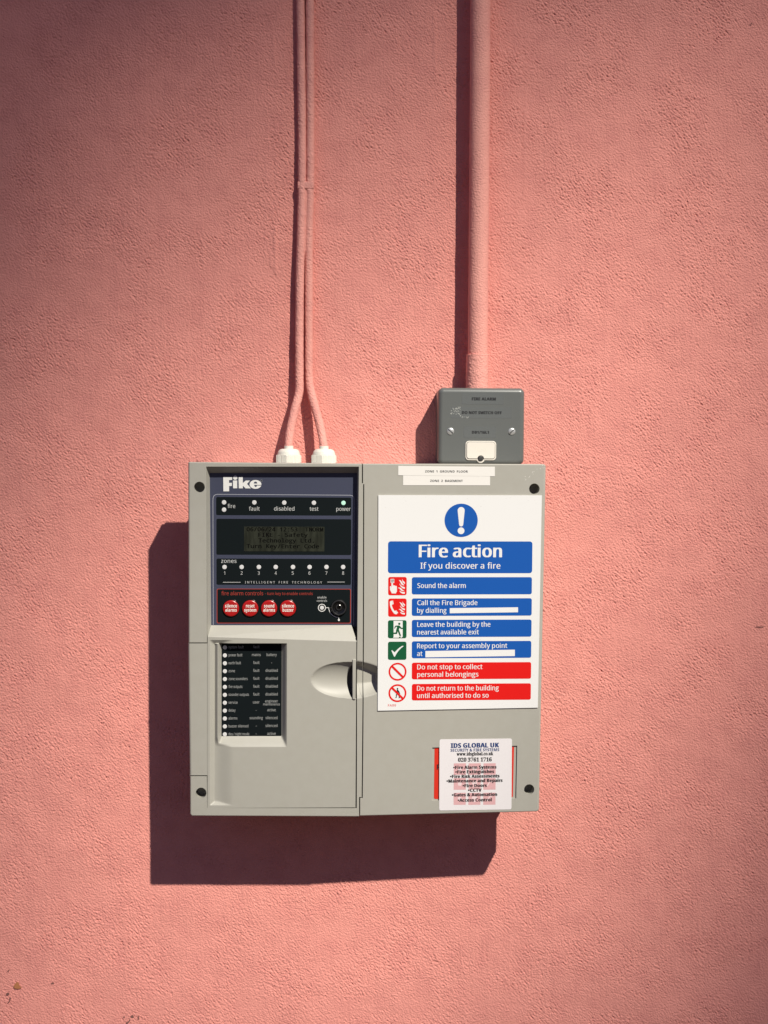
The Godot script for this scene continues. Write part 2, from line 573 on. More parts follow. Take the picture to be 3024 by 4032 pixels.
func wall() -> void:
	var w := Node3D.new()
	w.name = "wall"
	w.position = Vector3(0, UP * 0.001, 0)
	add_child(w)
	w.set_meta("kind", "structure")
	w.set_meta("label", "salmon pink wall of rough painted render behind the grey alarm panel")
	var h := relief()
	var step := 1.05
	var x0 := -392.0
	var y0 := -694.0
	var nx := 884
	var ny := 1172
	var z := PackedFloat32Array()
	z.resize(nx * ny)
	for j in ny:
		for i in nx:
			z[j * nx + i] = h.call(x0 + i * step, y0 + j * step)
	var pts := PackedVector3Array()
	var nor := PackedVector3Array()
	var uv := PackedVector2Array()
	var idx := PackedInt32Array()
	pts.resize(nx * ny)
	nor.resize(nx * ny)
	uv.resize(nx * ny)
	idx.resize((nx - 1) * (ny - 1) * 6)
	var t := 0
	for j in ny:
		for i in nx:
			var a := j * nx + i
			var x := x0 + i * step
			var y := y0 + j * step
			var edge: bool = i == 0 or j == 0 or i == nx - 1 or j == ny - 1
			pts[a] = Vector3(x, y, 0.0 if edge else z[a]) * 0.001
			nor[a] = Vector3.BACK if edge else Vector3(z[a - 1] - z[a + 1], z[a - nx] - z[a + nx], 2 * step).normalized()
			uv[a] = Vector2(x, -y) * 0.001
			if i < nx - 1 and j < ny - 1:
				idx[t] = a
				idx[t + 1] = a + nx
				idx[t + 2] = a + 1
				idx[t + 3] = a + 1
				idx[t + 4] = a + nx
				idx[t + 5] = a + nx + 1
				t += 6
	var arrays := []
	arrays.resize(Mesh.ARRAY_MAX)
	arrays[Mesh.ARRAY_VERTEX] = pts
	arrays[Mesh.ARRAY_NORMAL] = nor
	arrays[Mesh.ARRAY_TEX_UV] = uv
	arrays[Mesh.ARRAY_INDEX] = idx
	var mesh := ArrayMesh.new()
	mesh.add_surface_from_arrays(Mesh.PRIMITIVE_TRIANGLES, arrays)
	mesh.surface_set_material(0, M.render)
	var face := MeshInstance3D.new()
	face.name = "wall_face"
	face.mesh = mesh
	w.add_child(face)
	# the plain wall further out, and its thickness
	var x1 := x0 + (nx - 1) * step
	var y1 := y0 + (ny - 1) * step
	var s := shape()
	var far := 1450.0
	var c := [Vector3(-far, -far, 0), Vector3(far, -far, 0), Vector3(far, far, 0), Vector3(-far, far, 0)]
	var d := [Vector3(x0, y0, 0), Vector3(x1, y0, 0), Vector3(x1, y1, 0), Vector3(x0, y1, 0)]
	var back := Vector3(0, 0, -200)
	for i in 4:
		var k := (i + 1) % 4
		s.quad(c[i], c[k], d[k], d[i], Vector3.BACK)
		s.quad(c[i], c[k], c[k] + back, c[i] + back)
	s.quad(c[0] + back, c[1] + back, c[2] + back, c[3] + back, Vector3.FORWARD)
	put("wall_body", s, M.render, w)
	# flakes and smudges low on the wall
	var stain := shape()
	stain.cap(PackedVector2Array([Vector2(-343.59, -621.22), Vector2(-340.99, -618.30), Vector2(-338.98, -618.61), Vector2(-337.56, -622.45), Vector2(-335.27, -625.13), Vector2(-339.30, -626.27), Vector2(-342.75, -625.94), Vector2(-344.46, -624.15)]), 0.75)
	put("stain", stain, M.stain, w)
	var spots := [
		PackedVector2Array([Vector2(-352.83, -631.14), Vector2(-350.24, -630.28), Vector2(-349.10, -632.06), Vector2(-351.12, -633.52), Vector2(-352.55, -632.91)]), PackedVector2Array([Vector2(-349.12, -636.19), Vector2(-347.68, -635.91), Vector2(-347.99, -639.44), Vector2(-349.73, -641.78), Vector2(-351.75, -643.23), Vector2(-350.59, -641.18), Vector2(-349.14, -639.43)]),
		PackedVector2Array([Vector2(-302.46, -619.85), Vector2(-298.72, -619.29), Vector2(-298.44, -620.47), Vector2(-301.32, -621.33)]), PackedVector2Array([Vector2(-211.65, -658.87), Vector2(-209.34, -657.71), Vector2(-207.60, -660.40), Vector2(-209.92, -660.96), Vector2(-212.23, -660.05)]), PackedVector2Array([Vector2(-220.05, -659.67), Vector2(-218.60, -659.10), Vector2(-218.31, -660.87), Vector2(-219.47, -661.16)]),
		PackedVector2Array([Vector2(-217.16, -666.51), Vector2(-214.56, -665.36), Vector2(-212.82, -662.71), Vector2(-212.24, -664.49), Vector2(-214.27, -667.14), Vector2(-216.59, -668.30)]), PackedVector2Array([Vector2(-203.55, -659.55), Vector2(-202.39, -659.27), Vector2(-202.10, -662.82), Vector2(-203.26, -663.70)]), PackedVector2Array([Vector2(-351.26, -605.25), Vector2(-349.24, -603.50), Vector2(-348.96, -604.68), Vector2(-350.98, -606.13)]),
		PackedVector2Array([Vector2(505.72, -209.24), Vector2(509.88, -210.12), Vector2(515.22, -209.82), Vector2(515.23, -210.41), Vector2(509.90, -211.00), Vector2(506.03, -210.12)]), PackedVector2Array([Vector2(487.68, 476.72), Vector2(489.43, 476.46), Vector2(489.16, 475.04), Vector2(487.70, 475.30)]),
	]
	for p in spots:
		var f := shape()
		f.cap(p, 0.7)
		put("scuff_mark", f, M.scuff, w)


# a painted, lumpy round run along points (x, y, z) with radius r
func run_of(s: Shape, path: Array, r: float, lump: float, sd: int, seg := 30) -> void:
	var curve := Curve3D.new()
	for i in path.size():
		var a: Vector3 = path[maxi(i - 1, 0)]
		var b: Vector3 = path[mini(i + 1, path.size() - 1)]
		var tan_: Vector3 = (b - a) / 6.0
		curve.add_point(path[i], -tan_, tan_)
	curve.bake_interval = 1.0
	var length := curve.get_baked_length()
	var rings := int(length / 1.3)
	var f := noise(0.36, 2, FastNoiseLite.TYPE_SIMPLEX_SMOOTH, sd)
	var broad := noise(0.02, 1, FastNoiseLite.TYPE_SIMPLEX_SMOOTH, sd + 1)
	var last: Array = []
	for k in rings + 1:
		var d := length * k / rings
		var p := curve.sample_baked(d, true)
		var ahead := (curve.sample_baked(minf(d + 2, length), true) - curve.sample_baked(maxf(d - 2, 0), true)).normalized()
		var side := ahead.cross(Vector3.BACK).normalized()
		var out := side.cross(ahead).normalized()
		var ring: Array = []
		for i in seg:
			var ang := i * TAU / seg
			var dir := side * cos(ang) + out * sin(ang)
			var q := p + dir * r
			var l := smoothstep(-0.25, 0.5, f.get_noise_3dv(q)) * lump + broad.get_noise_3dv(q) * 0.15
			ring.append([p + dir * (r + l), Vector2(ang * r, d) / 1000.0])
		if last:
			for i in seg:
				var j := (i + 1) % seg
				var at := s.v.size()
				s.quad(last[i][0], last[j][0], ring[j][0], ring[i][0])
				for q in range(at, s.v.size()):
					var pos := s.v[q]
					for c in [last[i], last[j], ring[j], ring[i]]:
						if pos.is_equal_approx(c[0]):
							s.uv[q] = c[1]
		last = ring
	smooth(s)


func smooth(s: Shape) -> void:
	var sum := {}
	for i in range(0, s.v.size(), 3):
		var g := (s.v[i + 2] - s.v[i]).cross(s.v[i + 1] - s.v[i])
		for k in 3:
			var key := Vector3i(s.v[i + k] * 500.0)
			sum[key] = sum.get(key, Vector3.ZERO) + g
	for i in s.v.size():
		var g: Vector3 = sum[Vector3i(s.v[i] * 500.0)]
		if g.length() > 1e-9:
			s.n[i] = g.normalized()


func v3(p: Vector2, z: float) -> Vector3:
	return Vector3(p.x, p.y, z)


func cables() -> void:
	var left := [v3(Vector2(-22.12, 563.85), 5.2), v3(Vector2(-21.31, 491.46), 5.2), v3(Vector2(-20.22, 421.60), 5.2), v3(Vector2(-19.14, 357.08), 5.2), v3(Vector2(-18.90, 289.51), 6.5), v3(Vector2(-19.58, 238.66), 7.5), v3(Vector2(-20.80, 181.99), 8.5), v3(Vector2(-21.18, 125.16), 9.5), v3(Vector2(-21.00, 73.87), 12), v3(Vector2(-21.32, 54.83), 14), v3(Vector2(-25.52, 37.24), 18), v3(Vector2(-30.54, 13.39), 22), v3(Vector2(-32.38, -1.94), 24.5), v3(Vector2(-32.36, -10.44), 25)]
	var right := [v3(Vector2(-11.12, 564.07), 5.0), v3(Vector2(-10.85, 491.65), 5.0), v3(Vector2(-10.30, 421.76), 5.0), v3(Vector2(-9.78, 357.23), 5.0), v3(Vector2(-9.81, 289.63), 5.5), v3(Vector2(-10.75, 238.77), 5.5), v3(Vector2(-10.83, 182.10), 5.5), v3(Vector2(-10.62, 125.26), 6), v3(Vector2(-10.14, 73.96), 8), v3(Vector2(-7.71, 54.93), 11), v3(Vector2(-2.82, 37.40), 15), v3(Vector2(2.66, 16.72), 20), v3(Vector2(6.12, -1.71), 24), v3(Vector2(6.73, -10.21), 25)]
	var names := ["left-hand of the two thin pink painted cables, bending left into its gland", "thin pink painted cable between the other cable and the thick pipe"]
	for k in 2:
		var t := thing("painted_cable", names[k], "cable", Vector3(([left, right][k][-1] as Vector3).x, ([left, right][k][-1] as Vector3).y, 0), "thin painted cables down to the panel")
		var s := shape()
		run_of(s, [left, right][k], 4.55, 0.42, 40 + k)
		put("sheath", s, M.pipe_paint, t)
	var c := thing("cable_clip", "small painted clip bridging the two thin pink cables, with paint below it", "clip", v3(Vector2(-14.61, 282.52), 0))
	var s2 := shape()
	s2.prism(rrect(Vector2(-24.02, 290.57), Vector2(-5.51, 281.79), 2.0), 0.0, 10.4, 1.8)
	put("strap", s2, M.pipe_paint, c)
	var s3 := shape()
	run_of(s3, [v3(Vector2(-14.06, 285.34), 4.5), v3(Vector2(-14.27, 266.99), 4.8), v3(Vector2(-14.45, 238.72), 4.8), v3(Vector2(-14.94, 214.66), 4.4), v3(Vector2(-15.48, 207.57), 2.0)], 4.0, 0.7, 60, 20)
	put("paint_bridge", s3, M.pipe_paint, c)


func conduit() -> void:
	var t := thing("conduit_pipe", "thick pink painted pipe running straight down into the grey fuse box", "pipe", v3(Vector2(178.60, 62.00), 0))
	var s := shape()
	run_of(s, [v3(Vector2(178.13, 562.98), 19.5), v3(Vector2(178.50, 490.86), 19.5), v3(Vector2(178.82, 295.24), 19.5), v3(Vector2(178.90, 125.90), 19.5), v3(Vector2(178.91, 91.85), 19.5)], 11.1, 0.16, 70, 48)
	put("pipe", s, M.pipe_paint, t)
	var c := shape()
	run_of(c, [v3(Vector2(178.57, 98.38), 19.5), v3(Vector2(178.44, 80.48), 19.5), v3(Vector2(178.36, 57.73), 19.5)], 12.3, 0.5, 75, 48)
	# the socket's upper rim
	var p := v3(Vector2(178.57, 98.38), 19.5)
	c.lathe(p, [Vector2(10.5, 0.3), Vector2(12.3, 0.3), Vector2(12.7, -0.8)], false, 48)
	put("coupling", c, M.pipe_paint, t)


func screw(parent: Node, at: Vector2, z: float, r: float, turn: float, xf := Transform3D(), m: Material = M.steel) -> void:
	var s := shape(xf)
	s.lathe(v3(at, z), [Vector2(r, -0.4), Vector2(r, 0.35), Vector2(r * 0.92, 0.75), Vector2(r * 0.6, 1.15), Vector2(r * 0.3, 1.3), Vector2(0, 1.35)], true, 28)
	var o := put("screw", s, m, parent)
	var d := Vector2.from_angle(turn)
	var e := d.orthogonal() * r * 0.13
	var q := shape(xf)
	q.prism(PackedVector2Array([at - d * r * 0.86 - e, at + d * r * 0.86 - e, at + d * r * 0.86 + e, at - d * r * 0.86 + e]), z + 0.3, z + 1.38, 0.0, [], 1)
	put("slot", q, M.slot, o)


func fuse_box() -> void:
	var t := thing("fuse_box", "dark grey metal fuse box under the thick pipe, on top of the panel", "fuse box", v3(Vector2(181.02, -22.93), 0))
	var a := Vector2(133.12, 60.60)
	var b := Vector2(229.54, -24.65)
	var I := Transform3D()
	var s := shape()
	s.prism(rrect(a + Vector2(0.8, -0.8), b + Vector2(-0.8, 0.8), 5.2, 8), 0.0, 33.5, 0.3)
	put("back_box", s, M.metalclad, t)
	s = shape()
	s.prism(rrect(a, b, 6.0, 8), 33.8, 42.0, 5.4, [], 7)
	var f := put("faceplate", s, M.metalclad, t)
	# clear lettering labels, seen by their gloss
	for r in [[Vector2(159.32, 55.09), Vector2(205.85, 42.39)], [Vector2(147.28, 39.64), Vector2(214.92, 27.05)], [Vector2(161.51, 18.02), Vector2(197.28, 5.17)]]:
		ink("clear_label", [rrect(r[0], r[1], 0.6, 2)], I, 42.08, M.film, f)
	lettering("FIRE ALARM", "heavy", 183.76, 46.80, 26.75, 3.26, I, 42.2, M.sign_black, f, 0.5)
	lettering("DO NOT SWITCH OFF", "heavy", 181.74, 31.59, 44.43, 3.17, I, 42.2, M.sign_black, f, 0.5)
	lettering("DB1/16L1", "heavy", 180.34, 9.93, 19.04, 2.99, I, 42.2, M.sign_black, f, 0.5)
	# crumbs of old glue beside the second label
	var rng := RandomNumberGenerator.new()
	rng.seed = 5
	var bits: Array = []
	for i in 46:
		var c := Vector2(rng.randf_range(147.12, 157.61), rng.randf_range(31.01, 39.68))
		if i > 34:
			c = Vector2(rng.randf_range(156.74, 168.45), rng.randf_range(27.16, 29.96))
		var blob := PackedVector2Array()
		var size := rng.randf_range(0.25, 0.75)
		for k in 7:
			blob.append(c + Vector2.from_angle(k * TAU / 7) * size * rng.randf_range(0.6, 1.1))
		bits.append(blob)
	ink("glue_residue", bits, I, 42.14, M.glue, f).set_meta("kind", "stuff")
	screw(f, Vector2(147.03, 12.33), 42.0, 3.99, -0.7)
	screw(f, Vector2(215.34, 12.57), 42.0, 3.99, 0.75)
	# the fuse carrier: a white rounded frame with a lobe for its screw, and the cover in it
	var ring: PackedVector2Array = Geometry2D.merge_polygons(rrect(Vector2(163.71, 1.80), Vector2(197.98, -19.69), 3.81, 8), disc(Vector2(180.68, -18.01), 4.71, 28))[0]
	s = shape()
	s.prism(ring, 41.8, 43.0, 0.5)
	var h := put("fuse_carrier", s, M.ivory, t)
	var inner: PackedVector2Array = Geometry2D.clip_polygons(rrect(Vector2(165.22, 0.31), Vector2(196.46, -17.83), 2.72, 8), disc(Vector2(180.68, -18.01), 3.63, 28))[0]
	s = shape()
	s.cap(Geometry2D.offset_polygon(inner, 0.45)[0], 43.06)
	put("groove", s, M.slot, h)
	s = shape()
	s.prism(inner, 42.0, 43.9, 0.4)
	put("cover", s, M.ivory, h)
	lettering("fuse", "sans", 180.88, -9.41, 12.24, 4.17, I, 44.0, M.gland, h, 0.5)
	screw(h, Vector2(180.68, -17.64), 42.9, 3.26, 0.6, I, M.slot)


func panel() -> void:
	var t := thing("fire_alarm_panel", "wide grey plastic fire alarm control panel with display, buttons and closed door", "alarm panel", Vector3(54, -406, 0))
	var I := Transform3D()
	var s := shape()
	s.prism(PackedVector2Array([Vector2(-113, -398), Vector2(226, -398), Vector2(226, -25.5), Vector2(-113, -25.5)]), -2.0, 66.0, 1.5)
	put("back_box", s, M.plastic, t)

	# ---- left-hand cover: a frame round the display opening and the door
	s = shape()
	var outline := PackedVector2Array([Vector2(-138.42, -22.86), Vector2(47.43, -23.49), Vector2(47.55, -44.51), Vector2(48.91, -44.50), Vector2(49.51, -233.19), Vector2(49.51, -283.51), Vector2(49.09, -385.41), Vector2(46.33, -385.40), Vector2(46.44, -406.85), Vector2(-134.56, -405.15), Vector2(-136.33, -402.93), Vector2(-136.48, -361.92), Vector2(-118.31, -361.99), Vector2(-117.88, -396.63), Vector2(43.77, -397.64), Vector2(43.46, -283.50), Vector2(43.20, -233.19), Vector2(43.38, -215.53), Vector2(44.17, -26.78), Vector2(-119.21, -27.64), Vector2(-118.27, -216.67), Vector2(-138.13, -216.68)])
	var hole_a := disc(Vector2(-126.45, -49.40), 5.76, 24)
	var hole_b := disc(Vector2(-124.56, -380.06), 5.80, 24)
	var slot := PackedVector2Array([outline[4] + Vector2(3, 0), outline[5] + Vector2(3, 0), outline[15] - Vector2(3, 0), outline[16] - Vector2(3, 0)])
	var bev: Array = [0.9, 0.2, 0.2, 0.2, -1.0, 0.2, 0.2, 0.2, 1.2, 1.2, 1.6, 0.15, 0.15, 0.15, 0.15, -1.0, 0.2, 0.2, 0.35, 0.5, 0.15, 2.2]
	s.prism(outline, 64.0, 92.0, bev, [hole_a, hole_b, slot])
	s.bore(Vector2(-126.45, -49.40), 5.76, 92.0, 74.0)
	s.bore(Vector2(-124.56, -380.06), 5.80, 92.0, 74.0)
	s.prism(PackedVector2Array([Vector2(-136.53, -25.02), Vector2(46.08, -25.40), Vector2(44.77, -404.61), Vector2(-134.01, -403.21)]), 60.0, 64.5, 0.0)
	# the finger scoop crosses the frame beside the door
	var strip_x := lines(outline[15].x, outline[5].x, 1.5)
	s.sheet(strip_x, lines(outline[5].y, outline[4].y, 1.2), func(x: float, y: float) -> float: return 92.0 + scoop_right(x, y))
	var left := put("left_cover", s, M.plastic, t)
	# ---- the sloping sides of the display opening
	s = shape()
	var o := [Vector2(-119.39, -27.82), Vector2(44.25, -26.95), Vector2(43.24, -215.80), Vector2(-118.01, -210.63)]
	var q := [Vector2(-116.16, -34.49), Vector2(42.43, -33.68), Vector2(43.29, -199.31), Vector2(-114.41, -199.43)]
	for i in [0, 1, 3]:
		var j: int = (i + 1) % 4
		s.quad(v3(o[i], 91.9), v3(o[j], 91.9), v3(q[j], 81.4), v3(q[i], 81.4))
	put("bezel", s, M.plastic, left)

	display(t)
	door(t)
	right_cover(t)
	for x in [-32.34, 6.90]:
		gland(t, Vector3(x, -23.75, 25.0))


func display(t: Node) -> void:
	var I := Transform3D()
	var s := shape()
	s.prism(PackedVector2Array([Vector2(-117.79, -32.62), Vector2(43.68, -31.79), Vector2(44.56, -200.58), Vector2(-115.91, -200.70)]), 78.0, 81.5, 0.0)
	var f := put("display_fascia", s, M.fascia, t)
	var z := 81.62
	# thin outline round the black fields
	var path := PackedVector2Array([Vector2(-112.28, -198.80), Vector2(-112.76, -64.58), Vector2(-112.64, -61.44), Vector2(-111.89, -59.30), Vector2(-110.27, -57.92), Vector2(-108.02, -57.40)])
	path.append_array(PackedVector2Array([Vector2(35.00, -57.77), Vector2(37.52, -58.26), Vector2(38.91, -59.64), Vector2(39.42, -61.66), Vector2(39.74, -198.68)]))
	ink("outline", ribbon(path, 0.55), I, z, M.line_ink, f)
	for r in [[Vector2(-109.27, -60.30), Vector2(36.49, -79.83)], [Vector2(-109.00, -83.79), Vector2(36.58, -122.65)], [Vector2(-108.83, -126.83), Vector2(36.49, -155.18)]]:
		ink("black_field", [rrect(r[0], r[1], 1.5)], I, z, M.black_film, f)
	ink("red_border", [rrect(Vector2(-108.55, -159.49), Vector2(36.57, -197.16), 1.6)], I, z, M.red_ink, f)
	ink("black_field", [rrect(Vector2(-107.80, -160.12), Vector2(35.81, -196.40), 1.3)], I, z + 0.1, M.black_film, f)
	logo(f, I, z + 0.1)
	# indicator lights
	var spots := PackedVector2Array([Vector2(-100.76, -66.04), Vector2(-100.75, -73.95), Vector2(-68.22, -66.02), Vector2(-36.00, -66.14), Vector2(-3.97, -66.13), Vector2(-100.18, -136.01), Vector2(-81.75, -135.96), Vector2(-63.18, -135.92), Vector2(-44.96, -135.87), Vector2(-26.36, -135.83), Vector2(-8.36, -135.79), Vector2(9.91, -135.74), Vector2(27.94, -135.70)])
	for p in spots:
		indicator(f, p, 2.38, z + 0.05, M.lens)
	indicator(f, Vector2(27.98, -66.12), 2.38, z + 0.05, M.green_lens).set_meta("label", "lit green power light")
	var zt := z + 0.12
	lettering("fire", "sans", -97.00, -72.05, 8.27, 4.13, I, zt, M.dim_ink, f)
	for w in [["fault", Vector2(-68.20, -74.83), 92], ["disabled", Vector2(-35.97, -74.70), 175], ["test", Vector2(-3.81, -74.69), 76], ["power", Vector2(28.03, -74.69), 124]]:
		lettering(w[0], "sans", w[1].x, w[1].y, w[2] * 0.12528, 4.2, I, zt, M.dim_ink, f, 0.5)
	lettering("zones", "sans", -103.82, -131.48, 16.54, 4.26, I, zt, M.dim_ink, f)
	var d := PackedVector2Array([Vector2(-100.17, -144.33), Vector2(-81.74, -144.29), Vector2(-63.29, -144.25), Vector2(-44.94, -144.21), Vector2(-26.58, -144.17), Vector2(-8.45, -144.13), Vector2(9.82, -144.09), Vector2(27.98, -144.05)])
	for k in 8:
		lettering(str(k + 1), "sans", d[k].x, d[k].y, 2.13 if k else 1.25, 3.63, I, zt, M.dim_ink, f, 0.5)
	lettering("I N T E L L I G E N T    F I R E    T E C H N O L O G Y", "sans", -78.08, -153.63, 83.32, 2.38, I, zt, M.dim_ink, f)
	ink("rule", ribbon(PackedVector2Array([Vector2(-101.91, -152.54), Vector2(-82.85, -152.50)]), 0.5), I, zt, M.dim_ink, f)
	ink("rule", ribbon(PackedVector2Array([Vector2(10.98, -152.06), Vector2(29.66, -152.02)]), 0.5), I, zt, M.dim_ink, f)
	lettering("fire alarm controls", "sans", -103.53, -166.56, 45.11, 4.26, I, zt + 0.1, M.red_ink, f)
	lettering("- turn key to enable controls", "sans", -56.45, -166.23, 51.62, 3.13, I, zt + 0.1, M.red_ink, f)
	# liquid crystal display
	s = shape()
	s.prism(rrect(Vector2(-79.19, -92.10), Vector2(7.57, -118.94), 0.5), z, z + 0.2, 0.1)
	var lcd := put("text_display", s, M.lcd, t)
	for w in [["06/06/24 12:53  TNORM", Vector2(-76.43, -97.13), 660], ["FIKE - Safety", Vector2(-63.75, -103.01), 425], ["Technology Ltd.", Vector2(-63.61, -109.18), 478], ["Turn Key/Enter Code", Vector2(-76.39, -115.40), 624]]:
		lettering(w[0], "mono_heavy", w[1].x, w[1].y, w[2] * 0.12528, 4.2, I, z + 0.3, M.lcd_ink, lcd)
	# red push buttons
	var keys := [["silence", "alarms", Vector2(-93.10, -180.70), 102, 98], ["reset", "system", Vector2(-72.38, -180.67), 74, 103], ["sound", "alarms", Vector2(-52.01, -180.64), 88, 101], ["silence", "buzzer", Vector2(-31.63, -180.62), 103, 94]]
	for k in keys:
		var c: Vector2 = k[2]
		s = shape()
		var r := 8.77
		s.lathe(v3(c, z + 0.1), [Vector2(r + 1.0, 0.0), Vector2(r + 1.0, 0.35), Vector2(r + 0.7, 0.5), Vector2(r + 0.2, 0.5), Vector2(r + 0.2, 0)], true, 40)
		var rim := put("push_button", s, M.gloss_black, t)
		s = shape()
		s.lathe(v3(c, z + 0.1), [Vector2(r, 0.0), Vector2(r, 1.3), Vector2(r - 0.2, 1.75), Vector2(r - 0.7, 2.05), Vector2(r - 1.4, 2.2), Vector2(0, 2.25)], true, 40)
		put("button_cap", s, M.key_red, rim)
		lettering(k[0], "bold", c.x + 0.1, c.y + 1.0, k[3] * 0.12528, 3.7, I, z + 2.5, M.key_ink, rim, 0.5)
		lettering(k[1], "bold", c.x + 0.1, c.y - 3.5, k[4] * 0.12528, 3.7, I, z + 2.5, M.key_ink, rim, 0.5)
	# key switch and its light
	lettering("enable", "sans", 5.13, -169.93, 9.77, 2.38, I, zt + 0.1, M.dim_ink, f, 0.5)
	lettering("controls", "sans", 5.15, -173.60, 11.03, 2.38, I, zt + 0.1, M.dim_ink, f, 0.5)
	var c0 := Vector2(5.17, -180.07)
	ink("light_ring", ribbon(arc(c0, 3.88, 0, 359.5, 40), 0.75), I, zt + 0.1, M.white_ink, f)
	indicator(f, c0, 2.26, zt + 0.05, M.lens)
	var lead := PackedVector2Array([Vector2(9.34, -179.93), Vector2(12.37, -179.93)])
	lead.append_array(arc(Vector2(23.60, -179.66), 11.03, 182, 268, 14))
	lead.append(Vector2(23.79, -192.98))
	ink("lead_line", ribbon(lead, 0.6), I, zt + 0.1, M.white_ink, f)
	ink("lead_dot", [disc(Vector2(23.66, -193.36), 1.13, 14)], I, zt + 0.14, M.white_ink, f)
	s = shape()
	var R := 9.02
	s.lathe(v3(Vector2(23.47, -179.66), z + 0.1), [Vector2(R, 0), Vector2(R, 1.6), Vector2(R - 0.5, 2.6), Vector2(R - 1.4, 3.2), Vector2(R - 2.4, 3.0), Vector2(R - 3.4, 2.0), Vector2(R - 4.4, 1.6), Vector2(3.4, 1.6), Vector2(3.2, 2.2), Vector2(2.6, 2.5), Vector2(1.9, 2.4), Vector2(1.7, 0.4), Vector2(0, 0.4)], true, 48)
	var lock := put("key_switch", s, M.gloss_black, t)
	s = shape()
	s.lathe(v3(Vector2(23.47, -179.66), z + 0.1), [Vector2(R - 0.55, 2.62), Vector2(R - 0.9, 3.15), Vector2(R - 1.5, 3.35), Vector2(R - 2.2, 3.1)], true, 48)
	put("rim", s, M.dull_chrome, lock)
	s = shape()
	s.lathe(v3(Vector2(23.47, -179.66), z + 0.1), [Vector2(3.5, 1.62), Vector2(3.3, 2.3), Vector2(2.7, 2.62), Vector2(2.1, 2.5)], true, 32)
	put("key_barrel", s, M.dull_chrome, lock)


func indicator(parent: Node, at: Vector2, r: float, z: float, m: Material) -> MeshInstance3D:
	var s := shape()
	s.lathe(v3(at, z), [Vector2(r, 0), Vector2(r, 0.12), Vector2(r * 0.85, 0.22), Vector2(0, 0.26)], true, 20)
	return put("indicator_light", s, m, parent)


func logo(f: Node, I: Transform3D, z: float) -> void:
	var p: Array = []
	p.append(PackedVector2Array([Vector2(-101.72, -38.63), Vector2(-92.18, -38.58), Vector2(-92.18, -41.88), Vector2(-95.44, -41.90), Vector2(-95.43, -44.97), Vector2(-92.40, -44.96), Vector2(-92.40, -48.42), Vector2(-95.36, -48.44), Vector2(-95.35, -54.12), Vector2(-101.47, -54.15)]))
	p.append(disc(Vector2(-88.83, -39.42), 2.33, 24))
	p.append(PackedVector2Array([Vector2(-91.26, -42.41), Vector2(-86.72, -42.39), Vector2(-86.67, -50.78), Vector2(-91.05, -50.80)]))
	p.append(PackedVector2Array([Vector2(-85.21, -38.55), Vector2(-80.73, -38.53), Vector2(-80.65, -45.06), Vector2(-77.43, -42.41), Vector2(-72.92, -42.38), Vector2(-76.11, -45.97), Vector2(-71.85, -50.84), Vector2(-77.65, -50.87), Vector2(-80.62, -47.84), Vector2(-80.61, -50.81), Vector2(-84.96, -50.83)]))
	# the round e: an oval less its eye and its mouth
	var e := disc(Vector2(-66.98, -46.52), 6.37, 44, 4.78)
	var eye := PackedVector2Array([Vector2(-68.93, -45.60), Vector2(-68.53, -44.35), Vector2(-67.55, -43.48), Vector2(-66.46, -43.48), Vector2(-65.54, -44.26), Vector2(-65.01, -45.58)])
	var mouth := PackedVector2Array([Vector2(-59.47, -47.04), Vector2(-68.50, -47.05), Vector2(-67.87, -48.64), Vector2(-67.37, -49.23), Vector2(-66.18, -49.23), Vector2(-65.66, -48.56), Vector2(-65.33, -47.77), Vector2(-59.46, -47.67)])
	var y := -45.59
	var w := 9.0
	var x := -66.98
	for half in [PackedVector2Array([Vector2(x - w, y), Vector2(x + w, y), Vector2(x + w, y + w), Vector2(x - w, y + w)]), PackedVector2Array([Vector2(x - w, y), Vector2(x + w, y), Vector2(x + w, y - w), Vector2(x - w, y - w)])]:
		for piece in Geometry2D.intersect_polygons(e, half):
			for rest in Geometry2D.clip_polygons(piece, eye):
				p.append_array(Geometry2D.clip_polygons(rest, mouth))
	ink("logo", p, I, z, M.white_ink, f)
	ink("mark_ring", ribbon(arc(Vector2(-60.60, -42.56), 1.0, 0, 359.5, 20), 0.22), I, z, M.line_ink, f)


func scoop_left(x: float, y: float) -> float:
	var x0 := -5.65
	var x1 := 38.28
	var c := lerpf(-256.72, -257.42, clampf((x - x0) / (x1 - x0), 0, 1))
	var k := clampf((x1 - x) / (x1 - x0), 0.0, 1.0)
	var b := 19.65 * sqrt(maxf(1.0 - pow(k, 2.3), 0.0))
	var v := absf(y - c)
	if v >= b:
		return 0.0
	var depth := 9.5 * pow(1.0 - k, 0.55)
	var bow: float = x1 - 5.54 * (1.0 - pow((y - -259.02) / 17.80, 2))
	if x > bow:
		return -24.0
	return -depth * pow(1.0 - pow(v / b, 2.0), 0.75)


func scoop_right(x: float, y: float) -> float:   # in the plane of the covers, x from the door's edge
	var x0 := 43.18
	var x1 := 66.79
	var k := clampf((x - x0) / (x1 - x0), 0.0, 1.0)
	var b := 19.65 * (1.0 - 0.30 * pow(k, 1.7))
	var v := (y - -257.02) / b
	if absf(v) >= 1.0:
		return 0.0
	var floor_ := 8.5 + 2.0 * k
	var end := clampf((x1 + 1.0 - x) / 2.6, 0.0, 1.0)
	# the upper wall slants, the lower one is a round sweep
	var up := clampf((1.0 - v) / (0.22 + 0.5 * k), 0.0, 1.0)
	var low := pow(clampf((1.0 + v) / 0.75, 0.0, 1.0), 0.7)
	return -floor_ * minf(minf(up, low), end)


